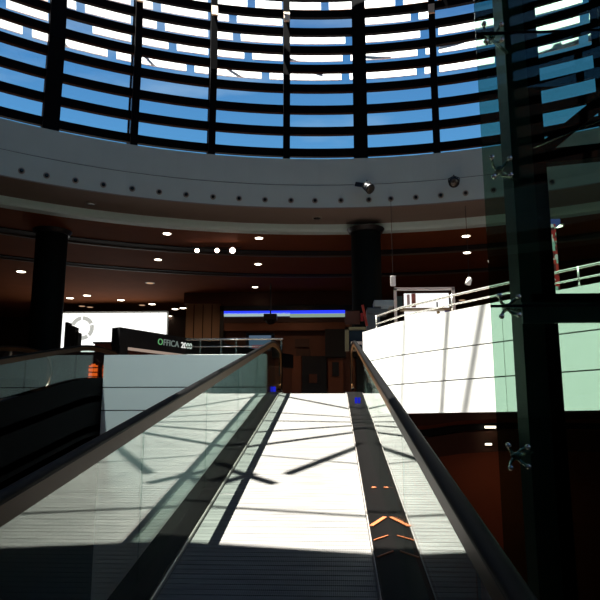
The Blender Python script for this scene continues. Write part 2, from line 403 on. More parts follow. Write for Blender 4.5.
def travelator(label, x0, dz, clad_h, y0=-14.0, detail=True):
    T = thing('moving_walkway', (x0, YC, LZ), label, 'moving walkway')
    off = Vector((x0, 0, dz))
    def put(mb, name, m, parent=T, **k):
        bmesh.ops.translate(mb.bm, verts=mb.bm.verts, vec=off); return mb.build(name, m, parent, **k)
    BL, BR, GL, GR = -.95, .23, -1.08, .385          # belt edges and glass lines, ramp coordinates
    # belt of pallets, as one grooved strip
    P = [(y0, y0*TA)]
    mb = MB(); s = y0; pitch = .133; pts = []
    while s < YC-.25:
        for ds, dn in ((0, -.007), (.006, 0), (.062,0), (.065,-.003), (.068,-.003), (.071,0), (pitch-.006, 0), (pitch, -.007)):
            pts.append((s+ds, (s+ds)*TA+dn))
        s += pitch
    za = pts[-1][1]
    va = [[mb.bm.verts.new((x, y, z)) for x in (BL, BR)] for y, z in pts]
    for A, B in zip(va, va[1:]): mb.bm.faces.new((A[0], A[1], B[1], B[0]))
    lo = [[mb.bm.verts.new((x, y, z-.08)) for x in (BL, BR)] for y, z in (pts[0], pts[-1])]
    mb.bm.faces.new((lo[0][0], lo[1][0], lo[1][1], lo[0][1]))
    put(mb, 'pallet_belt', M['belt'])
    # comb plate and landing plate
    mb = MB(); ys = pts[-1][0]
    mb.hexa([Vector(p) for p in ((GL,ys,za-.05),(GR,ys,za-.05),(GR,YC+1.6,LZ-dz-.03),(GL,YC+1.6,LZ-dz-.03),(GL,ys,za+.004),(GR,ys,za+.004),(GR,YC+1.6,za+.01),(GL,YC+1.6,za+.01))])
    put(mb, 'comb_plate', M['comb'])
    flat = lambda h: rail_path(h, y0, YC+1.3, False)
    # skirts beside the belt
    for (xa, xb, m) in ((BL-.012, BL-.004, M['skirt']), (BR+.004, BR+.012, M['skirt'])):
        put(MB().sweep(flat(.022), [(xa,-.09),(xb,-.09),(xb,0),(xb-.004,.004),(xa,.004)]), 'skirt_panel', m)
    for (xa, xb) in ((GL-.1, BL-.014), (BR+.014, GR+.1)):
        put(MB().sweep(flat(.035), [(xa,-.12),(xb,-.12),(xb,-.004),(xb-.004,0),(xa+.004,0),(xa,-.004)]), 'deck', M['deck'])
    # glass panels with fine joints, cut along the ramp
    for gx, sgn in ((GL, -1), (GR, 1)):
        ym = 3.72-1.85*int((3.72-y0)/1.85)
        while ym < YC+1.2:
            ya, yb = ym+.006, min(ym+1.85-.006, YC+1.45)
            zz = lambda y, h: (y*TA if y < YC-.8 else (YC-.8)*TA+TA*(min(y-YC+.8,1.6)-.3125*min(y-YC+.8,1.6)**2)) + h
            n = 6; mb = MB(); bm = mb.bm; R = []
            for i in range(n+1):
                y = ya+(yb-ya)*i/n
                R.append([bm.verts.new((gx-.006, y, zz(y,.03))), bm.verts.new((gx+.006, y, zz(y,.03))), bm.verts.new((gx+.006, y, zz(y,.87))), bm.verts.new((gx-.006, y, zz(y,.87)))])
            for A, B in zip(R, R[1:]):
                for k in range(4): bm.faces.new((A[k],A[(k+1)%4],B[(k+1)%4],B[k]))
            bm.faces.new(R[0][::-1]); bm.faces.new(R[-1])
            put(mb, 'glass_panel', M['glass'])
            ym += 1.85
        # handrail (oval rubber loop) and the metal profile under it
        c = gx
        hr = [(c+.032*math.cos(a), .018*math.sin(a)+.0) for a in [2*PI*k/14 for k in range(14)]]
        put(MB().sweep(rail_path(.945, y0, YC+1.3, True), hr), 'handrail', M['rubber'], smooth=True)
        put(MB().sweep(rail_path(.90, y0, YC+1.3, True, r=.375), [(c-.016,-.04),(c+.016,-.04),(c+.020,.03),(c-.020,.03)]), 'rail_profile', M['profile'])
        # outer cladding of the truss
        xo = gx+sgn*.055
        xs = sorted((xo, xo+sgn*.045))
        put(MB().sweep(flat(clad_h-.95), [(xs[0],-.1),(xs[1],-.1),(xs[1],.95),(xs[0],.95)]), 'side_cladding', M['clad'])
        if detail:
            p = Vector((gx-sgn*.03, YC-.1 if sgn < 0 else YC-1.5, 0)); p.z = min(p.y,YC)*TA+.06
            put(MB().box((p.x-.02,p.y-.05,p.z-.035),(p.x+.02,p.y+.05,p.z+.06)), 'indicator_light', M['blue'], bevel=.01)
    put(MB().sweep(flat(-.5), [(GL-.1,-.12),(GR+.1,-.12),(GR+.1,0),(GL-.1,0)]), 'soffit_panel', M['clad'])
    return T
T1 = travelator('inclined moving walkway rising ahead, pale sunlit pallets between two glass balustrades', 0, 0, .02)
T2 = travelator('dark inclined moving walkway with glass side beside the grey panelled wall', -4.86, -.05, .36, detail=False)
# sun glints on the deck beside the belt, put in as coppery parts
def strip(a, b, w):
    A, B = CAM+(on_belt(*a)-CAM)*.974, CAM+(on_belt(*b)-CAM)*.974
    MB().bar(A, B, w, .006).build('painted_glint', M['sun_glint'], T1)
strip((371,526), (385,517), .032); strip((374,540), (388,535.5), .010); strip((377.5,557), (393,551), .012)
P = CAM+(on_belt(374, 487.5)-CAM)*.974; MB().lathe(P, (0,0,1), [(0,.022),(.006,.018)], 12).build('painted_glint_dot', M['sun_glint'], T1)

# ------------------------------------------------------------------ parapets
# left: grey-white panels facing us between the two walkways
xl, xr = at_y(103, 380, 12.2).x, -1.24
zt = at_y(104, 355, 12.2).z; zj1 = at_y(104, 388, 12.2).z; zj2 = at_y(104, 411, 12.2).z
W = thing('panelled_parapet', (xl, 12.3, LZ), 'grey-white panelled parapet wall facing the camera between the two walkways', 'parapet')
zb = LOW
MB().box((xl+.01, 12.23, zb), (xr, 12.42, zt-.01)).build('backing', M['joint'], W)
for za_, zb_ in ((zj1, zt), (zj2, zj1), (zb, zj2)):
    MB().box((xl, 12.19, za_+.02), (xr, 12.23, zb_)).build('cladding_panel', M['white_left'], W, bevel=.003)
# right: white sunlit parapet along the edge of the void
def par_strip(o0, o1, z0, z1, i0=0, i1=None, trim=0.0):
    """strip following the void edge, offset o0..o1 towards the void"""
    pts = [Vector((x, y, 0)) for x, y in PAR][i0:i1]
    nrm = []
    for i in range(len(pts)):
        a = pts[max(i-1,0)]; b = pts[min(i+1,len(pts)-1)]; t = (b-a).normalized(); nrm.append(Vector((t.y, -t.x, 0)))
    if trim:
        d = (pts[1]-pts[0]).normalized(); pts[0] = pts[0]+d*trim
        d = (pts[-2]-pts[-1]).normalized(); pts[-1] = pts[-1]+d*trim
    mb = MB(); bm = mb.bm; R = []
    for p, n in zip(pts, nrm):
        q0, q1 = p+n*o0, p+n*o1
        R.append([bm.verts.new((q0.x,q0.y,z0)), bm.verts.new((q1.x,q1.y,z0)), bm.verts.new((q1.x,q1.y,z1)), bm.verts.new((q0.x,q0.y,z1))])
    for A, B in zip(R, R[1:]):
        for k in range(4): bm.faces.new((A[k],A[(k+1)%4],B[(k+1)%4],B[k]))
    bm.faces.new(R[0][::-1]); bm.faces.new(R[-1]); return mb
RP = thing('panelled_parapet', (PAR[0][0], PAR[0][1], LZ), 'bright white sunlit parapet curving along the void edge under steel rails', 'parapet')
PT = EZ+1.62; PB = EZ+.13; J1 = PB+(PT-PB)*.635; J2 = PB+(PT-PB)*.32
par_strip(0, .10, PB+.02, PT-.02).build('backing', M['joint'], RP)
for za_, zb_ in ((J1, PT), (J2, J1-.018), (PB, J2-.018)):
    for i0, i1 in ((0, 4), (3, 6), (5, 8)):
        par_strip(.10, .14, za_, zb_, i0, i1, trim=.004).build('cladding_panel', M['white'], RP)
par_strip(-.10, 0, LZ, PT-.03).build('inner_face', M['white'], RP)
RL = thing('handrail', (PAR[0][0], PAR[0][1], PT), 'polished steel double rail above the white sunlit parapet', 'handrail')
rp = [Vector((x+.02, y, 0)) for x, y in PAR]; rp[0] += Vector((.1,-.18,0))
for h, r in ((.27, .018), (.13, .013)):
    MB().tube([p+Vector((0,0,PT+h)) for p in rp], r, 10).build('rail', M['chrome'], RL, smooth=True)
for i in (0, 2, 4, 6):
    p = rp[i]; MB().tube([p+Vector((0,0,PT-.02)), p+Vector((0,0,PT+.29))], .014, 8).build('stanchion', M['chrome'], RL, smooth=True)

# glass railing on the landing behind the grey wall
p0, p1 = at_y(186, 339.5, 13.6), at_y(283, 340, 13.6); zg = p0.z
GRL = thing('glass_railing', (p0.x, 13.6, LZ), 'low glass railing with bright steel top rail behind the grey panelled parapet', 'railing')
MB().box((p0.x, 13.59, LZ+.02), (p1.x, 13.61, zg-.03)).build('glass_panel', M['glass'], GRL)
MB().tube([(p0.x, 13.6, zg), (p1.x, 13.6, zg)], .022, 10).build('top_rail', M['chrome'], GRL, smooth=True)
MB().tube([(p0.x, 13.56, zg-.16), (p1.x-.3, 13.56, zg-.16)], .011, 10).build('middle_rail', M['chrome'], GRL, smooth=True)
for px in (200, 221, 236, 281):
    q = at_y(px, 340, 13.6); MB().tube([(q.x, 13.64, LZ), (q.x, 13.64, zg)], .016, 8).build('post', M['chrome'], GRL, smooth=True)

# ------------------------------------------------------------------ columns
for (px, Y, w, lab) in ((367, 19.6, .92, 'thick round dark column behind the travelling ramp, beside the blue lit shop sign'), (47.5, 19.3, .95, 'thick round dark column beside the backlit white panel')):
    c = at_y(px, 300, Y)
    t = thing('column', (c.x, Y, LZ), lab, 'column')
    MB().lathe((c.x, Y, LZ), (0,0,1), [(0,w/2),(CEIL-LZ-.12,w/2)], 40).build('shaft', M['column'], t, smooth=False)
    MB().lathe((c.x, Y, CEIL-.14), (0,0,1), [(0,w/2+.05),(.13,w/2+.12)], 40).build('capital', M['black'], t)
    MB().lathe((c.x, Y, LZ), (0,0,1), [(0,w/2+.03),(.15,w/2+.03)], 40).build('base_ring', M['black'], t)

# ------------------------------------------------------------------ lights in the fascia and soffit
bez = mat('bezel_grey', (.26, .24, .20), .5, noise=.1); lens = mat('dark_lens', (.01, .01, .01), .2, noise=.1)
proto = None
EYES = [(21,177),(46,182.5),(75,187),(103,190.5),(132,194),(159,196),(186,198.5),(213,200.5),(239,202),(265,203),(291,204),(315,204),(341,203.5),(369,203.5),(391,203),(416,202),(441,200),(466,200),(494,198),(525,196),(553,193)]
for i, (px, py) in enumerate(EYES):
    p = on_ring(px, 204 if False else py, RF); p.z = EZ+6.36
    beta = math.atan2(p.x-CX, p.y-CY)
    loc = ring(beta, RF, p.z)
    if proto is None:
        proto = thing('eyeball_spotlight', (0,0,0), 'small dark round recessed spot in the row along the curved fascia', 'spotlight', 'small recessed spots around the fascia')
        MB().lathe((0,0,0), (0,-1,0), [(-.02,.085),(.012,.085),(.022,.065),(.014,.055)], 20).build('bezel', bez, proto)
        MB().lathe((0,0,0), (0,-1,0), [(.0,.052),(.03,.05),(.05,.03)], 16).build('lens', lens, proto)
        o = proto; o.location = loc; o.rotation_euler = (0,0,-beta)
    else:
        o = copy_thing(proto, loc, rot=(0,0,-beta))
for px, py, where in ((91, 203, 'above the column by the backlit wall'), (317, 217.5, 'above the blue lit shop sign')):
    p = at_z(px, py, F_BOT-.03)
    t = thing('soffit_speaker', p, 'round dark speaker in the brown soffit band ' + where, 'speaker')
    MB().lathe(p, (0,0,-1), [(0,.15),(.02,.15),(.03,.12)], 20).build('rim', bez, t)
    MB().lathe(p, (0,0,-1), [(.0,.11),(.035,.11),(.04,.09)], 20).build('grille', lens, t)

# two theatre spots on the fascia
for (px, py, yaw, lab, side) in ((367, 187, .5, 'black stage spotlight turned sideways on the fascia above the thick dark column', 1), (454, 182, -.2, 'black stage spotlight facing forward on the fascia, its round lens showing', 0)):
    c = on_ring(px, py, RF-.35)
    beta = math.atan2(c.x-CX, c.y-CY); wp = ring(beta, RF+.0, c.z+.16)
    t = thing('stage_spotlight', wp, lab, 'spotlight')
    MB().bar(wp+Vector((0,-.02,-.08)), wp+Vector((0,-.02,.10)), .12, .04).build('wall_plate', M['black'], t)
    MB().tube([wp, c+Vector((0,0,.20)), c+Vector((0,0,.14))], .018, 8).build('arm', M['black'], t)
    ax = Vector((math.sin(yaw), -1, -.45)).normalized() if not side else Vector((.55, -.6, -.62)).normalized()
    sd = ax.cross(Vector((0,0,1))).normalized()
    up = sd.cross(ax)
    MB().tube([c+sd*.15, c+sd*.15+up*.10, c+up*.17, c-sd*.15+up*.10, c-sd*.15], .013, 8).build('yoke', M['black'], t)
    MB().lathe(c-ax*.16, ax, [(0,.05),(.03,.09),(.16,.12),(.30,.135),(.33,.15)], 24).build('housing', M['black'], t, smooth=True)
    MB().lathe(c+ax*.165, ax, [(0,.12),(.02,.11),(.035,.06)], 24).build('lens', mat('lens_glass', (.07,.065,.05), .15, noise=.2), t, smooth=True)
    if side:
        MB().bar(c-ax*.2+Vector((-.22,0,.02)), c-ax*.05+Vector((-.02,0,.03)), .05, .12).build('barn_door', M['black'], t)

# ------------------------------------------------------------------ ceiling downlights
warm = emis('warm_lamp', (1, .86, .66), 9.0); dimw = emis('dim_warm_lamp', (1, .6, .35), .55); rimm = mat('downlight_rim', (.30, .22, .17), .4, noise=.1)
DL = [(167,233.5),(259,238),(158,259.5),(258,264),(255,287),(306,295),(466,236),(467,252.5),(21,271.5),(87,295.5),(121,300),(152,304),(175,309),(183,308),(130,314.2),(70,298),(557,226),(169,316)]
DD = [(202,302),(252,302),(150,283),(82,306),(90,307),(128,320),(142,305),(462,300)]
def downlight(px, py, m, first, lab, grp, rad):
    p = at_z(px, py, CEIL-.012)
    if first is None:
        t = thing('ceiling_downlight', p, lab, 'downlight', grp)
        MB().lathe(p, (0,0,-1), [(-.01,rad*1.3),(.006,rad*1.3),(.010,rad*1.05)], 20).build('rim', rimm, t)
        MB().lathe(p, (0,0,-1), [(0,rad),(.014,rad*.95)], 20).build('lamp', m, t)
        return t
    return copy_thing(first, p)
f = None
for px, py in DL[:8]:
    t = downlight(px, py, warm, f, 'lit round downlight in the brown ceiling between the drum and the shops', 'lit downlights near the drum', .13); f = f or t
f = None
for px, py in DL[8:]:
    t = downlight(px, py, warm, f, 'lit round downlight in the far brown ceiling', 'lit downlights in the far ceiling', .17); f = f or t
f = None
for px, py in DD:
    t = downlight(px, py, dimw, f, 'dim round downlight in the brown ceiling', 'dim downlights', .16); f = f or t
# track spotlights glowing pink-white
trackm = emis('track_lamp', (1, .72, .58), 14)
xa, xb = at_z(190, 250, CEIL-.25), at_z(240, 251, CEIL-.25)
tk = thing('lighting_track', (xa+xb)/2, 'thin black lighting track carrying three glowing spots', 'lighting track')
MB().bar(xa+Vector((0,.22,.16)), xb+Vector((0,.22,.16)), .04, .03).build('rail', M['black'], tk)
for q in (xa, xb): MB().tube([q+Vector((0,.22,.16)), q+Vector((0,.22,.26))], .01, 6).build('hanger', M['black'], tk)
for i, (px, py, r, lab) in enumerate(((197,250.5,.075,'glowing white spot, leftmost of the three on the lighting track'), (217,250.5,.075,'glowing white spot in the middle of the lighting track'), (232.5,250.5,.095,'largest glowing spot of the three on the lighting track'))):
    p = at_z(px, py, CEIL-.25); ax = (CAM-p).normalized()
    t = thing('track_spotlight', p, lab, 'spotlight')
    MB().lathe(p-ax*.16, ax, [(0,.05),(.05,r),(.17,r+.015)], 18).build('housing', M['black'], t, smooth=True)
    MB().lathe(p+ax*.005, ax, [(0,r),(.015,r*.9)], 18).build('lamp', trackm, t)
    MB().tube([p-ax*.1, p-ax*.1+Vector((0,0,.16))], .012, 6).build('stem', M['black'], t)

# pendant spot hanging over the display booth
pt = at_y(467, 256, 17.5); pb = at_y(469, 281, 17.5)
t = thing('pendant_spotlight', pb, 'pale pendant spot hanging on a thin cable above the display booth', 'spotlight')
MB().tube([Vector((pb.x,pb.y,CEIL)), pb+Vector((0,0,.1))], .008, 6).build('cable', M['black'], t)
MB().lathe(pb+Vector((.03,0,.10)), (-.35,0,-1), [(0,.03),(.05,.07),(.2,.08),(.22,.05)], 16).build('lamp_head', mat('pale_head', (.7,.66,.6), .4, noise=.1, emit=(1,.95,.85), estr=.25), t, smooth=True)
pb = at_y(393, 281, 17)
t = thing('hanging_price_tag', pb, 'small pale tag hanging above the white framed display booth', 'sign')
MB().box((pb.x-.07,pb.y-.01,pb.z-.14),(pb.x+.07,pb.y+.01,pb.z+.14)).build('board', mat('pale_tag', (.75,.68,.62), .5, noise=.1, emit=(1,.9,.8), estr=.15), t, bevel=.02)
MB().tube([pb+Vector((0,0,.13)), Vector((pb.x,pb.y,CEIL))], .006, 6).build('cable', M['black'], t)

# ------------------------------------------------------------------ shops at the far end
def pbox(px0, py0, px1, py1, Y, d, name, m, parent, bevel=0):
    """panel on plane y = Y given by two pixel corners, real thickness d"""
    a = at_y(px0, py0, Y); b = at_y(px1, py1, Y)
    return MB().box((a.x, Y, min(a.z,b.z)), (b.x, Y+d, max(a.z,b.z))).build(name, m, parent, bevel=bevel)
red_wood = mat('reddish_wood', (.16, .055, .022), .5, noise=.25, nscale=2)
dark_red = mat('dark_red_wood', (.10, .035, .018), .6, noise=.2, nscale=2)
beige = mat('beige_wall', (.42, .28, .17), .7, noise=.15, nscale=1)
# main shopfront
Y = 29.0
a = at_y(220, 306, Y); b = at_y(352, 306, Y)
SF = thing('shopfront', (a.x, Y, LZ), 'dark brown shopfront with a blue and white lit fascia strip beyond the walkway', 'shopfront')
MB().box((a.x, Y+.3, LZ), (b.x, Y+.6, CEIL)).build('wall_panel', dark_red, SF)
pbox(220, 306, 352, 310, Y, .32, 'frame_rail', M['black'], SF)
pbox(220, 306, 223, 352, Y, .32, 'frame_post', M['black'], SF)
pbox(223, 322, 350, 330, Y+.05, .22, 'lower_board', red_wood, SF)
blue1 = emis('blue_tube', (.02, .04, .9), 1.5); wh1 = emis('white_green_tube', (.45, .62, .62), .8)
sg = MB(); a1 = at_y(224, 309.5, Y); b1 = at_y(345, 313.5, Y)
pbox(224, 309.5, 345, 313.3, Y+.02, .1, 'blue_light_strip', blue1, SF)
pbox(224, 313.4, 290, 315.8, Y+.02, .1, 'white_light_strip', wh1, SF)
pbox(290, 313.6, 345, 316.6, Y+.02, .1, 'white_light_strip', emis('green_white_tube', (.40, .58, .45), .6), SF)
pbox(224, 318, 345, 322, Y+.02, .1, 'fascia_board', M['wall'], SF)
pbox(302, 356, 327, 430, Y+.1, .25, 'doorway', M['black'], SF)
pbox(309, 374, 317, 383, Y+.05, .04, 'door_notice', dark_red, SF)
pbox(292, 356, 301, 430, Y+.1, .25, 'door_jamb', red_wood, SF)
pbox(328, 358, 344, 430, Y+.1, .25, 'display_panel', red_wood, SF)
pbox(332, 362, 339, 376, Y+.06, .03, 'notice', M['black'], SF)
pbox(325, 329, 346, 357, Y+.0, .3, 'black_board', M['black'], SF)
pbox(295, 339, 309, 347, Y+.2, .08, 'poster', M['wall'], SF)
pbox(296, 349, 310, 356, Y+.2, .08, 'poster', M['wall'], SF)
# monitor on the shopfront
Y2 = 22.0
c = at_y(259, 344, Y2)
t = thing('display_screen', (c.x, Y2, LZ), 'black-framed screen with a pale blue picture behind the glass railing', 'screen')
pbox(246, 333, 274, 354, Y2, .12, 'frame', M['black'], t, .01)
pbox(249, 335.5, 271, 351, Y2-.01, .02, 'screen', emis('screen_blue', (.10, .16, .24), .7), t)
pbox(252, 345, 268, 348, Y2-.015, .01, 'screen_caption', emis('screen_red', (.35, .10, .12), .6), t)
a = at_y(259, 354, Y2); MB().tube([(a.x, Y2+.06, LZ), (a.x, Y2+.06, a.z)], .04, 10).build('pole', M['black'], t)
# projector / speaker under the sign
c = at_y(270.5, 318, 27.5)
t = thing('ceiling_projector', (c.x, 27.5, c.z), 'small black projector hung in front of the blue lit strip', 'projector')
MB().box((c.x-.28, 27.3, c.z-.12), (c.x+.28, 27.7, c.z+.16)).build('body', M['black'], t, bevel=.02)
MB().lathe((c.x, 27.5, c.z-.12), (0,0,-1), [(0,.22),(.1,.18),(.16,.08)], 16).build('mount_dome', M['black'], t)
MB().tube([(c.x,27.5,c.z+.15),(c.x,27.5,CEIL)], .03, 8).build('pole', M['black'], t)
# beige pier
Yp = 29.5; a = at_y(186, 316, Yp); b = at_y(221, 316, Yp)
t = thing('wall_pier', (a.x, Yp, LZ), 'beige lit wall pier beside the shopfront with the blue strip', 'pier')
MB().box((a.x, Yp, LZ), (b.x, Yp+1, CEIL-.5)).build('face', beige, t)
for px in (194, 203, 212): q = at_y(px, 316, Yp); MB().box((q.x-.02, Yp-.03, LZ+.1), (q.x+.02, Yp, CEIL-.55)).build('batten', M['wall'], t)
MB().box((a.x-.1, Yp-.1, CEIL-.5), (b.x+.1, Yp+1, CEIL)).build('head', dark_red, t)
# backlit white panel wall
Yb = 31.5
bl = emis('backlit_white', (1, 1, .95), 1.5); seam = mat('pale_seam', (.45,.46,.44), .6, noise=.1)
a = at_y(60, 313, Yb); b = at_y(167, 313, Yb); zt_ = at_y(60, 313.5, Yb).z
t = thing('backlit_panel_wall', (a.x, Yb, LZ), 'brightly backlit white wall of narrow vertical panels under the brown ceiling', 'backlit panel')
for i in range(13):
    x0 = a.x+(b.x-a.x)*i/13; x1 = a.x+(b.x-a.x)*(i+1)/13
    MB().box((x0+.02, Yb, LZ+.3), (x1-.02, Yb+.1, zt_)).build('light_panel', bl, t)
MB().box((a.x-.05, Yb+.1, LZ), (b.x+.05, Yb+.2, zt_+.1)).build('back_frame', seam, t)
# grey ring on it
c = at_y(82, 328, Yb-.05)
mb = MB(); n = 40
for i in range(n):
    if i % 8 == 7: continue
    a0, a1 = 2*PI*i/n, 2*PI*(i+1)/n
    f3 = lambda r, a, y: Vector((c.x+r*math.sin(a), y, c.z+r*math.cos(a)))
    mb.hexa([f3(.40,a0,Yb-.04), f3(.60,a0,Yb-.04), f3(.60,a1,Yb-.04), f3(.40,a1,Yb-.04), f3(.40,a0,Yb-.01), f3(.60,a0,Yb-.01), f3(.60,a1,Yb-.01), f3(.40,a1,Yb-.01)])
mb.build('ring_emblem', mat('ring_grey', (.6,.63,.6), .6, noise=.1, emit=(.6,.62,.58), estr=.8), t)
# a black display with stepped top in front of it
Ys = 24.0
t = thing('bottle_display', at_y(70, 360, Ys), 'black stepped display stand silhouetted against the backlit wall beside the dark column', 'display stand')
for i, (px0, px1, py) in enumerate(((65,68.5,322),(68.5,72,325),(72,75.5,326.5),(75.5,78.5,332))):
    a = at_y(px0, py, Ys); b = at_y(px1, py, Ys)
    MB().box((a.x, Ys, LZ+.02), (b.x-.015, Ys+.4, a.z)).build('upright', M['column'], t, bevel=.02)
MB().box((at_y(64,330,Ys).x, Ys-.1, LZ), (at_y(88,330,Ys).x, Ys+.6, LZ+.5)).build('plinth', M['black'], t)
# red counter under the backlit wall
Yc = 20.0
a = at_y(95, 342, Yc); b = at_y(222, 346, Yc)
t = thing('shop_counter', (a.x, Yc, LZ), 'long red-brown shop counter under the black sign gantry', 'counter')
MB().box((a.x, Yc, LZ), (b.x, Yc+.6, a.z-.05)).build('body', mat('red_counter', (.30,.065,.025), .5, noise=.2, nscale=2), t)
MB().box((a.x-.05, Yc-.05, a.z-.05), (b.x+.05, Yc+.65, a.z)).build('worktop', dark_red, t)

# sign gantry in front of the shops
A0, A1 = at_y(116, 327.5, 14.2), at_y(290, 344.5, 20.5)
t = thing('sign_gantry', (A0.x, A0.y, LZ), 'black shop sign gantry with white and green lettering above the grey panelled parapet', 'shop sign')
dirg = (Vector((A1.x,A1.y,0))-Vector((A0.x,A0.y,0))); Lg = dirg.length; dg = dirg.normalized(); H = A0.z
def gpt(s, z, o=0): 
    n = Vector((dg.y, -dg.x, 0)); return Vector((A0.x, A0.y, 0))+dg*s+n*o+Vector((0,0,z))
def gpix(px):       # distance along the gantry face at image column px
    d = ray(px, 336); n = Vector((dg.y,-dg.x,0)); P0 = Vector((A0.x,A0.y,EZ)); tt = n.dot(P0-CAM)/n.dot(d); return (CAM+d*tt-P0).dot(dg)
bh = .42
MB().bar(gpt(0, H-bh/2), gpt(Lg, H-bh/2), .25, bh).build('sign_beam', M['black'], t)
MB().bar(gpt(.14, LZ), gpt(.14, H-bh+.01), .26, .24, up=dg).build('post', M['black'], t)
MB().bar(gpt(.2, H-bh-.02), gpt(gpix(206), H-bh-.02), .22, .035).build('light_strip', emis('gantry_strip', (1,.75,.6), .35), t)
def text(body, size, mtx, m, parent, name):
    cu = bpy.data.curves.new(name, 'FONT'); cu.body = body; cu.size = size; cu.extrude = .008
    tmp = bpy.data.objects.new(name, cu); COL.objects.link(tmp)
    dgph = bpy.context.evaluated_depsgraph_get(); me = bpy.data.meshes.new_from_object(tmp.evaluated_get(dgph))
    bpy.data.objects.remove(tmp)
    me.transform(Matrix.Translation(-world_loc(parent)) @ mtx); me.materials.clear(); me.materials.append(m)
    o = bpy.data.objects.new(name, me); COL.objects.link(o); o.parent = parent
    xs = [v.co.x for v in me.vertices]; return max(xs)-min(xs)
n = Vector((dg.y,-dg.x,0)); R3 = Matrix((dg, Vector((0,0,1)), n)).transposed().to_4x4()
s0 = gpix(154); s1 = gpix(188); sz = .215
text('O', sz, Matrix.Translation(gpt(s0, H-bh+.15, .13)) @ R3, emis('sign_green', (.25,.75,.30), .45), t, 'lettering')
text('FFICA', sz, Matrix.Translation(gpt(s0+.185, H-bh+.15, .13)) @ R3, emis('sign_grey', (.4,.5,.45), .35), t, 'lettering')
text('2000', sz*.95, Matrix.Translation(gpt(s0+.81, H-bh+.15, .13)) @ R3, emis('sign_white', (1,1,.95), .9), t, 'lettering')

# white framed display booth behind the right parapet
Yd = 14.0
c = at_y(425, 330, Yd)
t = thing('display_booth', (c.x, Yd, LZ), 'white framed display booth with bright white shelves behind the steel rails', 'display booth')
wf = mat('white_frame', (.85,.84,.80), .4, noise=.03)
a = at_y(395, 288.5, Yd); b = at_y(453, 288.5, Yd)
for q in (a, b): MB().box((q.x-.03, Yd-.03, LZ), (q.x+.03, Yd+.03, a.z)).build('post', wf, t)
MB().box((a.x-.03, Yd-.03, a.z-.045), (b.x+.03, Yd+.03, a.z+.015)).build('head_rail', wf, t)
be = emis('booth_white', (1,1,.98), 1.15)
pbox(404, 293.5, 451, 350, Yd+.35, .05, 'back_panel', be, t)
pbox(401, 308, 452, 309.5, Yd+.10, .22, 'shelf', mat('brown_shelf', (.35,.28,.16), .5, noise=.1), t)
pbox(411.5, 293.5, 416, 307, Yd+.28, .05, 'red_poster', mat('red_poster', (.45,.16,.13), .6, noise=.3, nscale=20), t)
pbox(407, 294.5, 410, 307, Yd+.28, .05, 'pink_poster', mat('pink_poster', (.8,.6,.55), .6, noise=.2, nscale=20), t)
pbox(436.5, 302, 438, 308, Yd+.28, .03, 'divider', M['black'], t)
pbox(437, 311, 440, 316, Yd+.2, .05, 'box_item', mat('tan_item', (.35,.25,.10), .6, noise=.2), t)
pbox(445, 310.5, 450, 314.5, Yd+.2, .05, 'blue_item', mat('blue_item', (.12,.12,.40), .6, noise=.2), t)
pbox(396, 296, 402.5, 308, Yd+.2, .05, 'side_panel', mat('teal_panel', (.04,.08,.08), .5, noise=.2), t)
# grey service desk left of it
Yk = 15.5
t = thing('service_desk', at_y(378, 330, Yk)*1.0, 'grey angular service desk behind the end of the white parapet', 'desk')
gm = mat('desk_grey', (.30,.36,.37), .5, noise=.1); gm2 = mat('desk_dark', (.07,.09,.10), .5, noise=.1)
pbox(374, 300, 394, 306.5, Yk, .5, 'top_panel', gm, t, .02)
pbox(367, 307.5, 388, 314, Yk+.02, .5, 'middle_panel', gm2, t, .02)
pbox(381, 306.5, 389, 308.5, Yk-.02, .5, 'ledge', gm, t)
pbox(367, 313.5, 381, 360, Yk+.04, .5, 'base_panel', gm2, t)
a_ = at_y(368, 340, Yk); MB().box((a_.x, Yk+.1, LZ), (a_.x+.4, Yk+.5, a_.z)).build('foot', M['black'], t)
Yk = 14.3
t = thing('red_edged_board', at_y(360, 330, Yk), 'dark board with a red edge at the end of the white parapet', 'board')
pbox(345, 311, 360, 324, Yk+.06, .04, 'panel', dark_red, t)
A = at_y(362.5, 305, Yk); Bq = at_y(367, 326, Yk); MB().bar(A, Bq, .05, .05).build('edge', mat('red_edge', (.40,.05,.03), .4, noise=.2), t)
pbox(360.5, 313, 363.5, 321, Yk-.01, .04, 'stripe', mat('deep_red', (.35,.02,.02), .4, noise=.2), t)
a_ = at_y(352, 320, Yk); MB().box((a_.x, Yk+.11, LZ), (a_.x+.06, Yk+.15, a_.z)).build('post', M['black'], t)
Yk = 13.75
t = thing('green_framed_cabinet', at_y(354, 345, Yk), 'small olive framed glass cabinet at the head of the walkway', 'cabinet')
og = mat('olive_frame', (.16,.16,.09), .5, noise=.1)
pbox(345, 327, 366, 329.5, Yk, .3, 'top_rail', og, t)
pbox(345, 327, 349, 350, Yk, .3, 'side_frame', og, t)
pbox(349, 330, 366, 350, Yk+.1, .05, 'glass_front', mat('navy_glass', (.015,.03,.05), .15, noise=.1), t)
pbox(351, 341.5, 362, 344, Yk+.02, .1, 'white_shelf', M['white'], t)

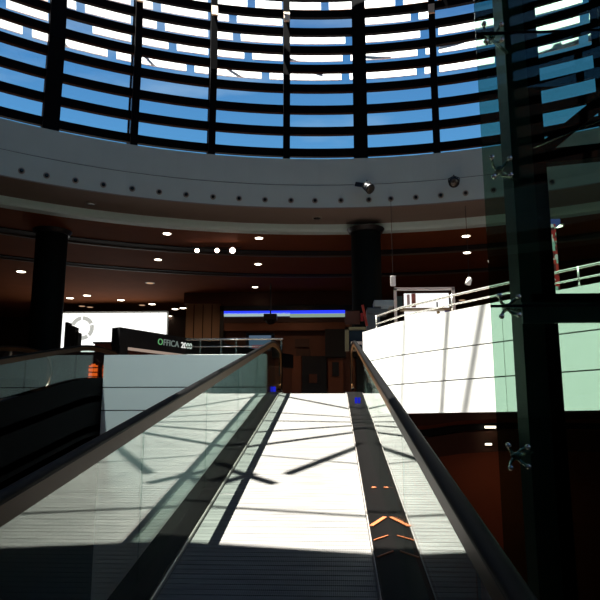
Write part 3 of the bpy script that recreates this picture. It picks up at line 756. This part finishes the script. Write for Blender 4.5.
# red and white promotional tower on the right
Yt = 11.5
a = at_y(548.5, 222, Yt); b = at_y(560, 290, Yt)
bm_ = mat('speckle', (.6,.1,.1), .5)
nt = bm_.node_tree; tc = nt.nodes['Texture Coordinate']; vo = nt.nodes.new('ShaderNodeTexVoronoi'); vo.inputs['Scale'].default_value = 15
rp_ = nt.nodes.new('ShaderNodeValToRGB'); rp_.color_ramp.interpolation = 'CONSTANT'
els = rp_.color_ramp.elements; els[0].color = (.45,.03,.03,1); els[1].position = .35; els[1].color = (.75,.72,.68,1)
for p_, c_ in ((.55, (.10,.03,.03,1)), (.68, (.55,.05,.04,1)), (.85, (.35,.55,.45,1))):
    e = els.new(p_); e.color = c_
sep = nt.nodes.new('ShaderNodeSeparateColor'); nt.links.new(tc.outputs['Object'], vo.inputs['Vector']); nt.links.new(vo.outputs['Color'], sep.inputs[0]); nt.links.new(sep.outputs[0], rp_.inputs[0])
bs = nt.nodes['Principled BSDF']; nt.links.new(rp_.outputs[0], bs.inputs['Base Color']); nt.links.new(rp_.outputs[0], bs.inputs['Emission Color']); bs.inputs['Emission Strength'].default_value = .9
t = thing('promotional_tower', (a.x, Yt, LZ), 'tall narrow lit tower in speckled red and white beyond the glass shaft', 'advertising tower')
pbox(548.5, 224, 560.5, 292, Yt, .25, 'printed_face', bm_, t)
pbox(548.5, 219, 560.5, 224, Yt, .25, 'blue_cap', mat('blue_cap', (.12,.14,.55), .5, noise=.1, emit=(.2,.25,.8), estr=.3), t)
MB().box((a.x+.03, Yt+.05, LZ), (b.x-.03, Yt+.2, b.z+.05)).build('foot', M['black'], t)

# ------------------------------------------------------------------ glass lift shaft with spider fittings
Yg = 6.2
gl0 = at_y(497, 422, Yg).x; xr_ = 3.6; zlo, zhi = LOW, EZ+6.0
LS = thing('glass_lift_shaft', (gl0, Yg, LOW), 'tall green-tinted glass shaft with dark steel post and spider fittings', 'glass shaft')
zs = [at_y(508, 305, Yg-.05).z + 1.40*i for i in (-1, 0, 1, 2)]
zs[3] += .07
edges = [LOW, zs[0]-.0, zs[0]+2.8+.0, zhi]
for za_, zb_ in ((LOW+.02, zs[1]-.006), (zs[1]+.006, zs[3]-.006), (zs[3]+.006, zhi)):
    MB().box((gl0, Yg, za_), (xr_, Yg+.014, zb_)).build('glass_panel', M['shaft_glass'], LS)
pc = at_y(529, 400, Yg+.55)
px_ = at_y(542, 422, Yg+.55).x
MB().box((px_-.17, Yg+.42, LOW), (px_+.05, Yg+.50, zhi)).build('post_flange', M['post'], LS)
MB().box((px_-.17, Yg+.50, LOW), (px_-.13, Yg+.80, zhi)).build('post_web', M['post'], LS)
MB().box((px_+.0, Yg+.46, LOW), (px_+.20, Yg+.80, zhi)).build('post_box', M['frame'], LS)
for z in zs:
    P0 = Vector((at_y(505, 300, Yg).x+ .0, Yg-.0, z))
    mb = MB(); hub = P0+Vector((.04, .10, 0))
    sp = thing('x', (0,0,0), 'x', 'x'); bpy.data.objects.remove(sp)
    mb.lathe(hub, (0,1,0), [(-.05,.035),(.05,.035)], 14)
    mb.tube([hub, Vector((px_-.15, Yg+.42, z+.02))], .018, 10)
    for dx, dz in ((-.09,.10),(.085,.085),(-.08,-.10),(.08,-.09)):
        q = hub+Vector((dx, -.09, dz))
        mb.tube([hub, hub+Vector((dx*.55, .01, dz*.55)), q], [.020,.015,.012], 10)
    s_ = mb.build('spider_fitting', M['chrome'], LS, smooth=True)
    for dx, dz in ((-.09,.10),(.085,.085),(-.08,-.10),(.08,-.09)):
        q = hub+Vector((dx, -.10, dz)); MB().lathe(q+Vector((0,-.03,0)), (0,1,0), [(0,.022),(.03,.026),(.045,.015)], 16).build('disc', M['chrome'], s_, smooth=True)
for z in (zs[1], zs[3]): MB().box((gl0, Yg-.002, z-.012), (xr_, Yg+.016, z+.012)).build('silicone_joint', M['frame'], LS)
a = at_y(522, 302, Yg+.2); b = at_y(640, 322, Yg+.2)  # a reflection in the shaft glass, put in as a grey band
MB().box((a.x, Yg+.2, b.z), (xr_, Yg+.25, a.z)).build('reflection_band', mat('reflection_grey', (.075, .095, .10), .4, noise=.25, nscale=3), LS)
c = at_y(522, 297, Yg+.2); MB().box((a.x+.1, Yg+.19, a.z), (xr_, Yg+.27, c.z+.03)).build('reflection_band_top', M['frame'], LS)
# transoms and tie rod
za_ = at_y(545, 160, Yg+.6).z
MB().bar((px_, Yg+.6, za_), (px_+1.9, Yg+.15, za_+.0), .12, .16).build('transom', M['frame'], LS)
zq = at_y(540, 128, Yg+.6).z
MB().bar((px_+.1, Yg+.6, za_+.02), (px_+2.0, Yg+.6, zq+1.2), .10, .14).build('brace', M['frame'], LS)
MB().tube([(px_+.02, Yg+.3, at_y(527,148,Yg+.3).z), (px_+1.6, Yg+.25, at_y(527,148,Yg+.3).z+.62)], .008, 8).build('tie_rod', M['chrome'], LS)

# ------------------------------------------------------------------ lower storey under the right parapet
struct(MB().box((.9, 15.2, LOW), (26, 15.5, LZ-.35)), 'wall_lower', mat('lower_red_wall', (.36,.10,.045), .6, noise=.25, nscale=.8))
c0 = at_y(430, 437, 13.0)
bmx = mat('bulkhead_brown', (.12,.05,.03), .6, noise=.15)
pts = [at_y(px, py, 13.0) for px, py in ((395,437),(430,436),(460,431.5),(500,429),(560,429),(620,430))]
for h0, h1, m, nm in ((.20,.42,bmx,'trim_10'), (0,.12,M['black'],'trim_11'), (-.42,-.02,bmx,'trim_12')):
    mb = MB(); R = []
    for p in pts: R.append([mb.bm.verts.new((p.x, y, p.z+h)) for y, h in ((13.0,h0),(13.5,h0),(13.5,h1),(13.0,h1))])
    for A, B in zip(R, R[1:]):
        for k in range(4): mb.bm.faces.new((A[k],A[(k+1)%4],B[(k+1)%4],B[k]))
    mb.bm.faces.new(R[0][::-1]); mb.bm.faces.new(R[-1]); struct(mb, nm, m)
lamp2 = emis('strip_lamp', (1,.88,.66), 3)
for (x0,y0,x1,y1,lab) in ((485,426,496,428.3,'short bright strip lamp on the dark bulkhead, the upper of two'), (485.5,443.3,492,445.3,'short bright strip lamp on the dark bulkhead, the lower of two')):
    p = at_y((x0+x1)/2, y0, 12.93)
    t = thing('wall_lamp', p, lab, 'lamp')
    pbox(x0, y0, x1, y1, 12.90, .05, 'diffuser', lamp2, t)
    pbox(x0-.6, y0-.6, x1+.6, y1+.6, 12.94, .05, 'housing', M['black'], t)

# orange lit lanterns seen through the second walkway's glass
om = emis('orange_lamp', (1,.13,.015), 1.3); ob = mat('lantern_frame', (.12,.03,.015), .5, noise=.1)
for (cx_, w_, lab) in ((93, 8, 'orange lit arched lantern cage seen through the dark walkway glass, the fuller one'), (106.5, 7, 'orange lit arched lantern cage partly hidden by the grey panelled parapet')):
    Yo = 15.0
    a = at_y(cx_-w_/2, 363, Yo); b = at_y(cx_+w_/2, 381, Yo); xm = (a.x+b.x)/2; rw = (b.x-a.x)/2
    t = thing('arched_lantern', (xm, Yo, LZ), lab, 'lantern')
    mb = MB()
    for i in range(4):
        x0 = a.x+(b.x-a.x)*(i+.15)/4; x1 = a.x+(b.x-a.x)*(i+.85)/4
        for j in range(4):
            z0 = b.z+(a.z-b.z)*(j+.1)/4; z1 = b.z+(a.z-b.z)*(j+.8)/4
            if j == 3 and i in (0, 3): z1 = z0+(z1-z0)*.5
            mb.box((x0, Yo-.02, z0), (x1, Yo+.02, z1))
    mb.build('glowing_pane_lattice', om, t)
    MB().box((a.x-.02, Yo+.02, LZ), (b.x+.02, Yo+.2, a.z+.02)).build('cabinet', ob, t)
    MB().lathe((xm, Yo+.02, a.z-.0), (0,1,0), [(0,rw*.9),(.15,rw*.9)], 20).build('arch_top', ob, t)
c = at_y(95, 352, 17.0)
t = thing('low_partition', (c.x-4, 17, LZ), 'low dark red partition behind the dark walkway', 'partition')
MB().box((c.x-9, 17, LZ), (c.x+.9, 17.15, c.z)).build('board', dark_red, t)

# ------------------------------------------------------------------ light
w = bpy.data.worlds.new('sky'); S.world = w; w.use_nodes = True; nt = w.node_tree; nt.nodes.clear()
N = nt.nodes.new; L = nt.links.new
out = N('ShaderNodeOutputWorld'); bg = N('ShaderNodeBackground'); tc = N('ShaderNodeTexCoord'); sx = N('ShaderNodeSeparateXYZ')
L(tc.outputs['Generated'], sx.inputs[0])
rmp = N('ShaderNodeValToRGB'); e = rmp.color_ramp.elements
e[0].position = .30; e[0].color = (.13, .42, .78, 1); e[1].position = .62; e[1].color = (.045, .17, .46, 1)
L(sx.outputs['Z'], rmp.inputs[0])
nz = N('ShaderNodeTexNoise'); nz.inputs['Scale'].default_value = 3.0; nz.inputs['Detail'].default_value = 6
mp = N('ShaderNodeMapping'); mp.inputs['Scale'].default_value = (1, 1, 4); L(tc.outputs['Generated'], mp.inputs[0]); L(mp.outputs[0], nz.inputs['Vector'])
cr = N('ShaderNodeValToRGB'); cr.color_ramp.elements[0].position = .50; cr.color_ramp.elements[1].position = .80
cr.color_ramp.elements[1].color = (.7, .7, .7, 1); L(nz.outputs['Fac'], cr.inputs[0])
mx = N('ShaderNodeMix'); mx.data_type = 'RGBA'; mx.inputs[7].default_value = (.55, .72, .88, 1)
L(cr.outputs[0], mx.inputs[0]); L(rmp.outputs[0], mx.inputs[6]); L(mx.outputs[2], bg.inputs[0]); bg.inputs[1].default_value = 1.0
L(bg.outputs[0], out.inputs[0])
sun = bpy.data.lights.new('sun', 'SUN'); sun.energy = 31; sun.angle = math.radians(.25); sun.color = (1, .97, .90)
so = bpy.data.objects.new('sun', sun); COL.objects.link(so); so.rotation_euler = SUN.to_track_quat('Z', 'Y').to_euler(); so.location = (-8, 8, 25)

# added warm fill spots under the upper ceiling, apart from the modelled downlights
for i, (x, y) in enumerate(((-9, 27.5), (-5.5, 27), (-1.5, 27), (2.5, 27), (-10, 22), (-4, 23), (4, 20), (9, 17), (8, 13))):
    l = bpy.data.lights.new('ceiling_fill', 'SPOT'); l.energy = 105; l.spot_size = math.radians(150); l.spot_blend = 1; l.color = (1, .62, .38); l.shadow_soft_size = .12
    o = bpy.data.objects.new('ceiling_fill', l); COL.objects.link(o); o.location = (x, y, CEIL-.06)
l = bpy.data.lights.new('lower_fill', 'SPOT'); l.energy = 15; l.spot_size = math.radians(150); l.spot_blend = 1; l.color = (1, .62, .38)  # added fill lamp to lift the lower wall
o = bpy.data.objects.new('lower_fill', l); COL.objects.link(o); o.location = (3.6, 13.9, LZ-.45)
# added fill lamp behind the camera brightens the grey parapet
l = bpy.data.lights.new('parapet_fill', 'SPOT'); l.energy = 4300; l.spot_size = math.radians(13); l.spot_blend = .6; l.color = (.86, 1, 1); l.shadow_soft_size = .1
o = bpy.data.objects.new('parapet_fill', l); COL.objects.link(o); o.location = (-5.5, -8.2, EZ+6.9)
o.rotation_euler = (o.location-Vector((-2.9, 12.2, 2.2))).to_track_quat('Z', 'Y').to_euler()
q = thing('stage_spotlight', (-5.5, -8.3, EZ+6.9), 'added fill spotlight on the ring behind the camera, aimed at the grey panelled parapet', 'spotlight')  # added housing to go with the fill lamp
ax = (Vector((-2.9, 12.2, 2.2))-o.location).normalized(); c = o.location-ax*.05
MB().lathe(c-ax*.36, ax, [(0,.05),(.03,.09),(.16,.12),(.30,.135),(.33,.15)], 24).build('housing', M['black'], q, smooth=True)
MB().tube([c-ax*.2, c-ax*.2+Vector((0,-.45,.3)), c-ax*.2+Vector((0,-1.0,.3))], .02, 8).build('arm', M['black'], q)

# ------------------------------------------------------------------ camera and view
cd = bpy.data.cameras.new('camera'); cam = bpy.data.objects.new('camera', cd); COL.objects.link(cam)
cam.location = CAM; cd.sensor_width = 36; cd.sensor_fit = 'HORIZONTAL'; cd.lens = 36*FPX/600
cam.rotation_euler = Matrix((RT, UP, -FW)).transposed().to_euler(); cd.clip_start = .02; cd.clip_end = 300
S.camera = cam
S.view_settings.view_transform = 'Standard'; S.view_settings.look = 'None'; S.view_settings.gamma = 1; S.view_settings.use_curve_mapping = False
S.view_settings.exposure = 0.0
S.cycles.use_denoising = True; S.cycles.max_bounces = 10; S.cycles.transparent_max_bounces = 24; S.cycles.glossy_bounces = 6
S.cycles.sample_clamp_indirect = 6
